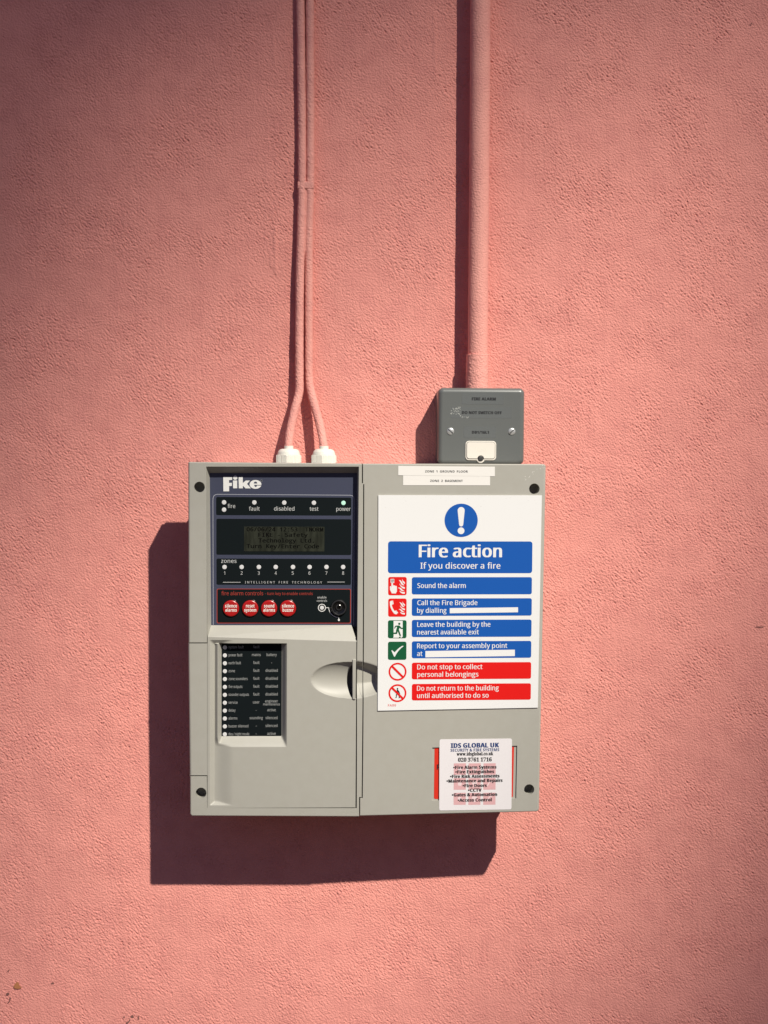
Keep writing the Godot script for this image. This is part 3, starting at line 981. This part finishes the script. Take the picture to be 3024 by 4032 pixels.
func door(t: Node) -> void:
	var xl := -117.63
	var xr := 42.47
	var yt := -210.63
	var yb := -396.57
	var g0 := -115.13
	var g1 := -110.26
	var g2 := -89.72
	var gt := -213.94
	var gt2 := -219.50
	var gb := -390.15
	var gb2 := -393.60
	var wx0 := -106.73
	var wx1 := -102.79
	var wx2 := -38.88
	var wx3 := -32.28
	var wy0 := -218.03
	var wy1 := -318.83
	var wy2 := -330.17
	var height := func(x: float, y: float) -> float:
		var z := 0.0
		# shallow hollow beside the hinge
		var across := 0.0
		if x > g0 and x < g2:
			across = (x - g0) / (g1 - g0) if x < g1 else pow(1.0 - smoothstep(0.0, 1.0, (x - g1) / (g2 - g1)), 1.0)
		z = -3.6 * minf(minf(across, clampf((gt - y) / (gt - gt2), 0, 1)), clampf((y - gb2) / (gb - gb2), 0, 1))
		# window: raised lip on the hinge side, sloping sides down to the black strip
		if x > g1 and x < wx3 and y < wy0 + 0.03 and y > wy2:
			if x < wx0:
				z *= 1.0 - smoothstep(g1, wx0, x) * smoothstep(wy2, wy1, y)
			else:
				var k := minf(minf((x - wx0) / (wx1 - wx0), (wx3 - x) / (wx3 - wx2)), (y - wy2) / (wy1 - wy2))
				z = minf(z * (1.0 - smoothstep(wy2, wy1, y)), -8.6 * smoothstep(0.0, 1.0, clampf(k, 0, 1)) * 0.5 - 4.3 * clampf(k, 0, 1))
		return 92.0 + minf(z, scoop_left(x, y))
	var s := shape()
	var xs := lines(xl, xr, 1.1, [g0, g1, wx0, wx1, wx2, wx3, 38.29])
	var ys := lines(yb, yt, 1.1, [gt, gb2, wy0, wy1, wy2])
	xs.append_array(lines(32.06 + 0.03, 38.16, 0.28))
	ys.append_array(lines(-277.29 + 0.03, -237.30, 0.45))
	xs.sort()
	ys.sort()
	var corner := Vector2(42.97, -215.53)
	var shift := func(p: Vector2) -> Vector2:
		var top: float = lerpf(yt, corner.y, (p.x - xl) / (xr - xl))
		return Vector2(p.x, minf(p.y, top))
	s.sheet(xs, ys, height, shift)
	# the sloping ledge above the door and the door's own edges
	var a := Vector2(-114.62, -199.06)
	var b := Vector2(37.29, -198.67)
	s.quad(Vector3(xl, yt, 92), Vector3(corner.x, corner.y, 92), v3(b, 81.3), v3(a, 81.3))
	s.tri(Vector3(corner.x, corner.y, 92), v3(b, 81.3), Vector3(corner.x, corner.y, 80))
	s.quad(Vector3(xl, yb, 92), Vector3(xr, yb, 92), Vector3(xr, yb, 86), Vector3(xl, yb, 86))
	s.quad(Vector3(xr, yb, 92), Vector3(xr, yt, 92), Vector3(xr, yt, 86), Vector3(xr, yb, 86))
	var d := put("door", s, M.plastic, t)
	# hinge side
	s = shape()
	s.prism(PackedVector2Array([Vector2(-138.54, -217.78), Vector2(-117.92, -217.77), Vector2(-117.82, -360.88), Vector2(-136.89, -360.81)]), 66.0, 92.0, [0.15, -1.0, 0.15, 2.4])
	put("hinge_side", s, M.plastic, d)
	# pull
	s = shape()
	s.prism(PackedVector2Array([Vector2(38.30, -235.17), Vector2(39.09, -234.64), Vector2(41.48, -234.64), Vector2(42.14, -235.31), Vector2(41.97, -278.09), Vector2(41.31, -278.63), Vector2(39.32, -278.36), Vector2(38.52, -277.42)]), 70.0, 93.4, 0.8)
	put("handle", s, M.plastic, d)
	# black strip of fault lights behind the window
	s = shape()
	s.prism(PackedVector2Array([Vector2(-104.14, -218.17), Vector2(-38.04, -218.16), Vector2(-37.74, -321.41), Vector2(-104.03, -321.25)]), 82.5, 83.9, 0.0)
	var w := put("indicator_window", s, M.black_film, t)
	var I := Transform3D()
	var z := 84.02
	var rows := [["system fault", 415, 538, "fault", 51, "", 0], ["power fault", 415, 527, "mains", 72, "battery", 83], ["earth fault", 415, 516, "fault", 51, "-", 8], ["zone", 415, 467, "fault", 51, "disabled", 100], ["zone sounders", 415, 570, "fault", 51, "disabled", 100], ["fire outputs", 415, 528, "fault", 51, "disabled", 100], ["sounder outputs", 415, 582, "fault", 51, "disabled", 100], ["service", 415, 489, "user", 54, "engineer", 104], ["delay", 415, 472, "-", 8, "active", 70], ["alarms", 415, 487, "sounding", 108, "silenced", 98], ["buzzer silenced", 416, 578, "-", 8, "silenced", 98], ["day / night mode", 416, 586, "-", 8, "active", 70]]
	var y0 := -223.10
	var y1 := -317.78
	var mm := 0.13189
	for k in rows.size():
		var r: Array = rows[k]
		var y := lerpf(y0, y1, k / 11.0)
		indicator(w, Vector2(-99.52, y), 2.24, z - 0.05, M.lens)
		lettering(r[0], "sans", -95.49, y - 1.05, (r[2] - r[1]) * mm, 3.0, I, z + 0.05, M.grey_ink, w)
		lettering(r[3], "sans", -65.58, y - 0.75, r[4] * mm, 3.0 if r[3] != "-" else 3.0, I, z + 0.05, M.grey_ink, w, 0.5)
		if r[5]:
			lettering(r[5], "sans", -49.02, y + (0.35 if k == 7 else -0.7), r[6] * mm, 3.0, I, z + 0.05, M.grey_ink, w, 0.5)
		if k == 7:
			lettering("maintenance", "sans", -49.02, y - 2.9, 137 * mm, 2.7, I, z + 0.05, M.grey_ink, w, 0.5)


func right_cover(t: Node) -> void:
	var s := shape(RIGHT)
	var outline := PackedVector2Array([Vector2(-1.54, 184.87), Vector2(195.47, 185.21), Vector2(197.57, 183.65), Vector2(194.12, -193.08), Vector2(192.03, -195.30), Vector2(-2.53, -197.78), Vector2(-2.63, -178.14), Vector2(0.13, -178.17), Vector2(0.54, -75.16), Vector2(0.55, -24.84), Vector2(-0.06, 162.76), Vector2(-1.42, 162.76)])
	var bev: Array = [0.9, 1.4, 2.6, 2.0, 1.4, 0.2, 0.2, 0.2, -1.0, 0.2, 0.2, 0.2]
	var spots := [Vector2(184.91, 158.62), Vector2(182.72, -170.58)]
	# a shallow rectangular recess low down, and the scoop beside the door pull
	var recess := PackedVector2Array([Vector2(75.77, -123.39), Vector2(168.97, -122.21), Vector2(168.47, -180.43), Vector2(75.54, -181.78)])
	var sx1 := 17.41
	var cut := PackedVector2Array([outline[9] - Vector2(3, 0), Vector2(sx1, outline[9].y), Vector2(sx1, outline[8].y), outline[8] - Vector2(3, 0)])
	s.prism(outline, -24.0, 0.0, bev, [disc(spots[0], 5.80, 24), disc(spots[1], 5.67, 24), recess, cut])
	s.bore(spots[0], 5.80, 0.0, -18.0)
	s.bore(spots[1], 5.67, 0.0, -18.0)
	var f := Vector2(49.28 - -0.79, -257.29 - -48.93)
	s.sheet(lines(outline[8].x, sx1, 1.0), lines(outline[8].y, outline[9].y, 1.0), func(x: float, y: float) -> float: return scoop_right(x + f.x, y + f.y))
	for i in 4:
		var a := recess[i]
		var b := recess[(i + 1) % 4]
		s.quad(v3(a, 0), v3(b, 0), v3(b, -1.6), v3(a, -1.6))
	s.cap(recess, -1.6)
	var c := put("right_cover", s, M.plastic, t)
	# the red label in the recess
	s = shape(RIGHT)
	s.prism(PackedVector2Array([Vector2(79.13, -123.95), Vector2(164.93, -123.25), Vector2(165.74, -124.07), Vector2(164.94, -178.63), Vector2(164.27, -179.30), Vector2(79.29, -180.34), Vector2(78.07, -179.25), Vector2(78.33, -124.89)]), -1.6, -1.4, 0.05)
	var l := put("red_label", s, M.orange_red, c)
	lettering("F", "bold", 80.92, -148.04, 3.43, 5.80, RIGHT, -1.3, M.sign_black, l)
	lettering("S", "bold", 160.57, -146.96, 3.17, 4.48, RIGHT, -1.3, M.sign_black, l)
	lettering("K", "bold", 160.03, -173.98, 3.17, 4.48, RIGHT, -1.3, M.sign_black, l)
	# light scratches at the upper corner
	var bits: Array = []
	var rng := RandomNumberGenerator.new()
	rng.seed = 3
	for k in 16:
		var p := Vector2(rng.randf_range(169.98, 194.79), 0)
		p.y = lerpf(166.54, 182.57, (p.x - 169.98) / (194.79 - 169.98)) + rng.randf_range(-2.5, 2.5)
		var d := Vector2.from_angle(rng.randf_range(0.3, 1.2)) * rng.randf_range(0.5, 1.8)
		bits.append_array(ribbon(PackedVector2Array([p, p + d]), 0.3))
	ink("scratches", bits, RIGHT, 0.05, M.tape, c).set_meta("kind", "stuff")


func gland(t: Node, at: Vector3) -> void:
	var s := shape()
	var nut := func(ang: float, p: Vector2) -> float:
		if p.x < 14.0:
			return 0.0
		var a := fposmod(ang + 0.42, PI / 3) - PI / 6
		var hexa := minf(13.3 / cos(a), p.x)
		var rib := 0.16 if fposmod(ang * 84 / TAU, 1.0) < 0.5 else -0.16
		return hexa - p.x + (rib if p.y > 0.6 and p.y < 8.0 else 0.0)
	s.lathe(at, [Vector2(14.4, -3), Vector2(14.9, 0.0), Vector2(14.9, 0.7), Vector2(14.9, 7.4), Vector2(14.6, 8.6), Vector2(12.6, 9.0)], false, 168, nut)
	var o := put("cable_gland", s, M.gland, t)
	s = shape()
	s.lathe(at, [Vector2(12.7, 8.6), Vector2(12.6, 10.0), Vector2(12.0, 12.2), Vector2(10.9, 13.9), Vector2(9.2, 15.1), Vector2(7.5, 15.5), Vector2(4.7, 15.5)], false, 48)
	put("dome", s, M.gland, o)
	s = shape()
	s.lathe(at, [Vector2(5.15, 15.4), Vector2(5.15, 18.6), Vector2(4.0, 18.9)], false, 32)
	put("neck", s, M.gland, o)


func sign_plate() -> void:
	var a := Vector2(15.13, 151.13)
	var b := Vector2(193.04, 151.47)
	var c := Vector2(191.10, -80.36)
	var d := Vector2(15.83, -82.46)
	var low := RIGHT * v3((c + d) / 2, 0)
	var t := thing("fire_action_sign", "white fire action sign with blue, red and green instructions on the panel", "sign", low)
	var s := shape(RIGHT)
	s.prism(PackedVector2Array([a, b, c, d]), 0.1, 1.3, 0.12, [], 1)
	put("board", s, M.sign_white, t)
	var z := 1.4
	var zt := 1.5
	var x := RIGHT
	# mandatory symbol
	var g := ink("warning_symbol", [disc(Vector2(105.09, 124.26), 18.07, 48)], x, z, M.sign_blue, t)
	var bang := arc(Vector2(105.00, 134.87), 3.82, 0, 180, 10)
	bang.append_array(arc(Vector2(105.12, 119.88), 2.24, 180, 360, 8))
	ink("exclamation_mark", [bang, disc(Vector2(105.05, 112.98), 3.69, 24)], x, zt, M.sign_white, g)
	g = ink("title_panel", [rrect(Vector2(26.02, 101.47), Vector2(183.19, 66.95), 2.90)], x, z, M.sign_blue, t)
	lettering("Fire action", "title", 104.62, 84.28, 90.74, 13.58, x, zt, M.sign_white, g, 0.5)
	lettering("If you discover a fire", "medium", 104.72, 71.91, 87.31, 6.46, x, zt, M.sign_white, g, 0.5)
	var k := 0.13189
	var strips := [
		[Vector2(52.02, 62.63), Vector2(183.03, 43.96), M.sign_blue, [["Sound the alarm", Vector2(57.95, 50.93), 400]]],
		[Vector2(52.18, 39.64), Vector2(183.14, 20.68), M.sign_blue, [["Call the Fire Brigade", Vector2(58.09, 32.31), 497], ["by dialling", Vector2(57.88, 23.93), 243]]],
		[Vector2(52.34, 16.35), Vector2(183.11, -2.37), M.sign_blue, [["Leave the building by the", Vector2(58.12, 8.74), 606], ["nearest available exit", Vector2(58.04, 0.35), 511]]],
		[Vector2(52.50, -6.97), Vector2(183.09, -25.45), M.sign_blue, [["Report to your assembly point", Vector2(58.15, -14.59), 747], ["at", Vector2(58.21, -23.00), 44]]],
		[Vector2(52.66, -30.18), Vector2(183.19, -48.42), M.sign_red, [["Do not stop to collect", Vector2(58.44, -37.56), 540], ["personal belongings", Vector2(58.50, -45.71), 507]]],
		[Vector2(52.82, -53.43), Vector2(183.16, -71.42), M.sign_red, [["Do not return to the building", Vector2(58.34, -60.81), 678], ["until authorised to do so", Vector2(58.53, -68.84), 593]]],
	]
	for r in strips:
		var p := ink("instruction_panel", [rrect(r[0], r[1], 2.11)], x, z, r[2], t)
		for w in r[3]:
			lettering(w[0], "medium", w[1].x, w[1].y, w[2] * k, 40 * k, x, zt, M.sign_white, p)
		if r[3][0][0].begins_with("Call"):
			ink("blank_field", [PackedVector2Array([Vector2(93.45, 29.04), Vector2(168.10, 29.81), Vector2(168.16, 24.33), Vector2(93.50, 23.44)])], x, zt, M.sign_white, p)
		if r[3][0][0].begins_with("Report"):
			ink("blank_field", [PackedVector2Array([Vector2(67.24, -17.57), Vector2(165.07, -16.51), Vector2(165.14, -23.49), Vector2(67.29, -24.51)])], x, zt, M.sign_white, p)
	symbols(t, x, z, zt)
	var rng := RandomNumberGenerator.new()
	rng.seed = 8
	var dirt: Array = []
	for i in 30:
		var at := Vector2(lerpf(a.x, b.x, rng.randf_range(0.02, 0.98)), a.y - absf(rng.randfn()) * 4.0 - 1.5) if i < 20 else Vector2(lerpf(a.x, b.x, rng.randf()), lerpf(a.y, d.y, rng.randf()))
		dirt.append(disc(at, rng.randf_range(0.15, 0.5), 7, rng.randf_range(0.1, 0.3)))
	ink("dirt_specks", dirt, x, 1.34, M.dirt, t).set_meta("kind", "stuff")
	lettering("FA99", "sans", 26.98, -77.99, 8.70, 2.64, x, z, M.sign_red, t)


func flame(a: Vector2, b: Vector2) -> Array:   # five licks of flame in the box between a (upper left) and b (lower right)
	var licks := [
		[[0.60, 0.0], [0.70, 0.12], [0.99, 0.24], [0.99, 0.35], [0.80, 0.30], [0.62, 0.17]],
		[[0.08, 0.08], [0.36, 0.10], [0.60, 0.22], [0.72, 0.34], [0.92, 0.43], [0.74, 0.44], [0.50, 0.38], [0.36, 0.24], [0.22, 0.12]],
		[[0.22, 0.31], [0.40, 0.43], [0.66, 0.52], [0.99, 0.56], [0.97, 0.68], [0.64, 0.62], [0.38, 0.50], [0.26, 0.40]],
		[[0.0, 0.60], [0.22, 0.58], [0.50, 0.64], [0.66, 0.74], [0.92, 0.78], [0.70, 0.82], [0.44, 0.78], [0.26, 0.66]],
		[[0.22, 0.79], [0.40, 0.84], [0.66, 0.88], [0.98, 0.87], [0.98, 1.0], [0.68, 0.99], [0.44, 0.94], [0.30, 0.87]],
	]
	var out: Array = []
	for l in licks:
		var p := PackedVector2Array()
		for q in l:
			p.append(Vector2(lerpf(a.x, b.x, q[0]), lerpf(a.y, b.y, q[1])))
		out.append(p)
	return out


func symbols(t: Node, x: Transform3D, z: float, zt: float) -> void:
	var r := 2.11
	var g := ink("alarm_button_symbol", [rrect(Vector2(26.39, 62.91), Vector2(46.44, 43.10), r)], x, z, M.sign_red, t)
	var p := flame(Vector2(36.81, 61.01), Vector2(44.55, 44.66))
	p.append(disc(Vector2(30.79, 58.78), 1.30, 18))
	p.append(PackedVector2Array([Vector2(29.96, 56.82), Vector2(30.21, 57.22), Vector2(31.20, 57.22), Vector2(31.46, 56.72), Vector2(31.51, 53.49), Vector2(32.34, 54.33), Vector2(32.97, 53.55), Vector2(33.75, 53.80), Vector2(34.37, 52.86), Vector2(35.30, 53.39), Vector2(35.78, 52.61), Vector2(35.87, 47.32), Vector2(35.19, 46.39), Vector2(34.83, 45.08), Vector2(30.38, 45.09), Vector2(29.28, 47.33), Vector2(28.39, 49.04), Vector2(28.31, 52.31), Vector2(28.68, 53.09), Vector2(29.55, 52.99), Vector2(29.82, 50.44)]))
	p.append_array(ribbon(PackedVector2Array([Vector2(29.04, 60.64), Vector2(32.71, 60.64), Vector2(32.73, 56.66), Vector2(29.06, 56.66), Vector2(29.04, 60.64)]), 0.35))
	ink("white_print", p, x, zt, M.sign_white, g)
	g = ink("telephone_symbol", [rrect(Vector2(26.53, 39.55), Vector2(46.46, 19.83), r)], x, z, M.sign_red, t)
	p = flame(Vector2(37.81, 36.58), Vector2(44.76, 22.17))
	p.append(PackedVector2Array([Vector2(28.26, 35.76), Vector2(28.87, 36.75), Vector2(30.58, 37.21), Vector2(31.39, 33.16), Vector2(30.36, 32.70), Vector2(30.78, 30.99), Vector2(31.73, 28.65), Vector2(33.45, 26.00), Vector2(34.54, 26.46), Vector2(36.74, 23.65), Vector2(35.81, 22.56), Vector2(34.41, 22.47), Vector2(33.00, 23.29), Vector2(30.81, 26.16), Vector2(29.23, 29.59), Vector2(28.43, 32.39)]))
	p.append(PackedVector2Array([Vector2(30.77, 37.31), Vector2(31.67, 37.37), Vector2(32.41, 33.63), Vector2(31.60, 33.20)]))
	p.append(PackedVector2Array([Vector2(34.76, 26.77), Vector2(35.07, 27.08), Vector2(37.42, 23.96), Vector2(36.90, 23.59)]))
	ink("white_print", p, x, zt, M.sign_white, g)
	g = ink("exit_symbol", [rrect(Vector2(26.41, 16.02), Vector2(46.61, -3.61), r)], x, z, M.sign_green, t)
	ink("white_print", [PackedVector2Array([Vector2(32.44, 15.37), Vector2(42.31, 15.34), Vector2(42.42, -1.71), Vector2(41.14, -3.09), Vector2(39.84, -3.08), Vector2(40.67, -2.07), Vector2(39.28, -1.70), Vector2(38.00, -2.98), Vector2(32.00, -2.96), Vector2(32.64, -1.67), Vector2(32.63, 0.27)])], x, zt, M.sign_white, g)
	p = [disc(Vector2(38.68, 12.16), 1.24, 18)]
	p.append(PackedVector2Array([Vector2(34.59, 10.19), Vector2(38.51, 10.41), Vector2(39.44, 9.85), Vector2(40.97, 7.86), Vector2(42.36, 7.86), Vector2(42.37, 6.56), Vector2(40.61, 6.48), Vector2(39.04, 7.73), Vector2(38.31, 5.88), Vector2(40.66, -0.68), Vector2(40.29, -1.24), Vector2(39.09, -1.05), Vector2(37.03, 4.04), Vector2(36.49, 1.64), Vector2(36.03, 1.09), Vector2(32.80, 1.10), Vector2(31.05, 0.83), Vector2(30.87, 1.57), Vector2(31.41, 2.49), Vector2(35.10, 2.85), Vector2(35.27, 5.34), Vector2(36.35, 8.80), Vector2(35.06, 8.94), Vector2(34.15, 7.19), Vector2(33.60, 6.91), Vector2(33.23, 7.29), Vector2(33.77, 9.04)]))
	ink("running_figure", p, x, zt + 0.1, M.sign_green, g)
	g = ink("tick_symbol", [rrect(Vector2(26.55, -7.27), Vector2(46.64, -27.08), r)], x, z, M.sign_green, t)
	ink("white_print", [PackedVector2Array([Vector2(30.34, -17.05), Vector2(30.89, -16.45), Vector2(31.53, -16.92), Vector2(33.76, -18.96), Vector2(36.15, -16.38), Vector2(38.90, -13.85), Vector2(41.66, -12.01), Vector2(43.13, -11.79), Vector2(43.41, -12.34), Vector2(40.75, -14.32), Vector2(38.00, -17.22), Vector2(35.71, -20.54), Vector2(34.25, -23.31), Vector2(33.70, -23.68), Vector2(33.14, -23.31)])], x, zt, M.sign_white, g)
	for c in [[Vector2(37.13, -39.98), "no_stopping_symbol"], [Vector2(37.15, -63.35), "no_return_symbol"]]:
		var at: Vector2 = c[0]
		var ringed: Array = ribbon(arc(at, 8.84, 0, 180, 30), 1.85)
		ringed.append_array(ribbon(arc(at, 8.84, 180, 360, 30), 1.85))
		g = ink(c[1], ringed, x, z, M.sign_red, t)
		var d := Vector2(0.707, -0.707) * 8.18
		if c[1] == "no_return_symbol":
			ink("walking_figure", [disc(Vector2(37.16, -58.65), 0.87, 14, 1.01), PackedVector2Array([Vector2(36.33, -60.13), Vector2(37.81, -59.68), Vector2(38.97, -61.07), Vector2(39.68, -62.93), Vector2(40.24, -64.00), Vector2(39.69, -64.18), Vector2(38.75, -62.93), Vector2(38.39, -63.62), Vector2(36.91, -63.61), Vector2(36.07, -61.75)]), PackedVector2Array([Vector2(35.62, -64.53), Vector2(36.91, -63.98), Vector2(36.55, -65.93), Vector2(36.29, -68.47), Vector2(34.63, -68.60), Vector2(35.46, -67.54)]), PackedVector2Array([Vector2(37.37, -63.61), Vector2(38.53, -63.62), Vector2(39.15, -67.10), Vector2(39.99, -68.50), Vector2(38.24, -68.90), Vector2(38.88, -67.56)])], x, z + 0.05, M.sign_black, g)
		ink("red_bar", ribbon(PackedVector2Array([at - d, at + d]), 2.24), x, zt + 0.05, M.sign_red, g)


func tapes() -> void:
	var t := thing("zone_label", "white tape label reading zone 1 ground floor, upper of two", "label", RIGHT * v3(Vector2(88.84, 172.28), 0), "typed tape labels on the panel")
	var s := shape(RIGHT)
	s.prism(PackedVector2Array([Vector2(36.50, 182.74), Vector2(141.41, 182.32), Vector2(141.51, 171.98), Vector2(36.56, 172.59)]), 0.1, 0.4, 0.05, [], 1)
	put("tape", s, M.tape, t)
	lettering("ZONE  1  GROUND  FLOOR", "bold", 88.82, 175.85, 46.42, 2.37, RIGHT, 0.5, M.sign_black, t, 0.5)
	t = thing("zone_label", "white tape label reading zone 2 basement, lower of two", "label", RIGHT * v3(Vector2(88.92, 162.23), 0), "typed tape labels on the panel")
	s = shape(RIGHT)
	s.prism(PackedVector2Array([Vector2(41.86, 172.41), Vector2(136.30, 171.89), Vector2(136.39, 162.15), Vector2(41.93, 161.92)]), 0.06, 0.3, 0.05, [], 1)
	put("tape", s, M.tape, t)
	lettering("ZONE  2  BASEMENT", "bold", 88.90, 165.67, 35.35, 2.37, RIGHT, 0.4, M.sign_black, t, 0.5)


func sticker() -> void:
	var t := thing("company_sticker", "white rounded company sticker over the red label on the panel", "sticker", RIGHT * v3(Vector2(122.42, -192.73), 0))
	# its own slightly turned frame, corner to corner
	var a := Vector2(83.48, -114.45)
	var b := Vector2(163.08, -114.20)
	var d := Vector2(82.47, -192.65)
	var turn := Transform3D(Basis(Vector3(0, 0, 1), (b - a).angle()), v3(a, 0))
	var x := RIGHT * turn
	var w := (b - a).length()
	var h := (d - a).length()
	var s := shape(x)
	s.prism(rrect(Vector2(0, 0), Vector2(w, -h), 2.0), 0.1, 0.32, 0.05, [], 1)
	put("sheet", s, M.sticker, t)
	# the edge of the recess shows through as two soft ridges
	var k := 0.13189
	var local := func(px: float, py: float) -> Vector2: return Vector2((px - 685 + (py - 272) * 0.0205) * k, -(py - 272 + (px - 685) * 0.0118) * k)
	var pale: Array = []
	for row in [[472, 567], [595, 691], [718, 817]]:
		for col in [[801, 900], [924, 1023], [1048, 1148]]:
			var off: float = (row[0] - 472) * 0.022
			var p := ink("watermark_square", [rrect(local.call(col[0] - off, row[0]), local.call(col[1] - off, row[1]), 0.1, 1)], x, 0.38, M.pink_ink, t)
			var c: Vector2 = local.call((col[0] + col[1]) / 2.0 - off, (row[0] + row[1]) / 2.0)
			var kind: int = pale.size()
			var marks: Array = [[disc(c, 2.6, 5)], [disc(c + Vector2(0, 1), 3.0, 16, 2.2), disc(c - Vector2(0, 2.6), 1.2, 12)], ribbon(PackedVector2Array([c + Vector2(-2.6, -2.4), c + Vector2(0.5, 2.6), c + Vector2(2.8, 2.2)]), 1.2)][kind % 3]
			ink("watermark_picture", marks, x, 0.44, M.pale_pink_ink, p)
			pale.append(p)
	var rows := [
		["IDS GLOBAL UK", "heavy", 777, 1180, 342, 38, M.navy_ink], ["SECURITY & FIRE SYSTEMS", "bold", 775, 1180, 374, 24, M.navy_ink], ["www.idsglobal.co.uk", "serif_heavy", 825, 1130, 407, 28, M.sign_black], ["020 3761 1716", "serif_heavy", 836, 1117, 458, 34, M.sign_black],
		["•Fire Alarm Systems", "heavy", 795, 1156, 519, 27, M.sign_black], ["•Fire Extinguishes", "heavy", 812, 1136, 556, 27, M.sign_black], ["•Fire Risk Assessments", "heavy", 768, 1180, 594, 27, M.sign_black], ["•Maintenance and Repairs", "heavy", 738, 1205, 632, 27, M.sign_black],
		["•Fire Doors", "heavy", 870, 1073, 671, 27, M.sign_black], ["•CCTV", "heavy", 915, 1029, 709, 27, M.sign_black], ["•Gates & Automation", "heavy", 780, 1158, 748, 27, M.sign_black], ["•Access Control", "heavy", 828, 1112, 792, 27, M.sign_black],
	]
	for r in rows:
		var p: Vector2 = local.call(r[2], r[4])
		lettering(r[0], r[1], p.x, p.y, (r[3] - r[2]) * k, r[5] * k, x, 0.5, r[6], t)
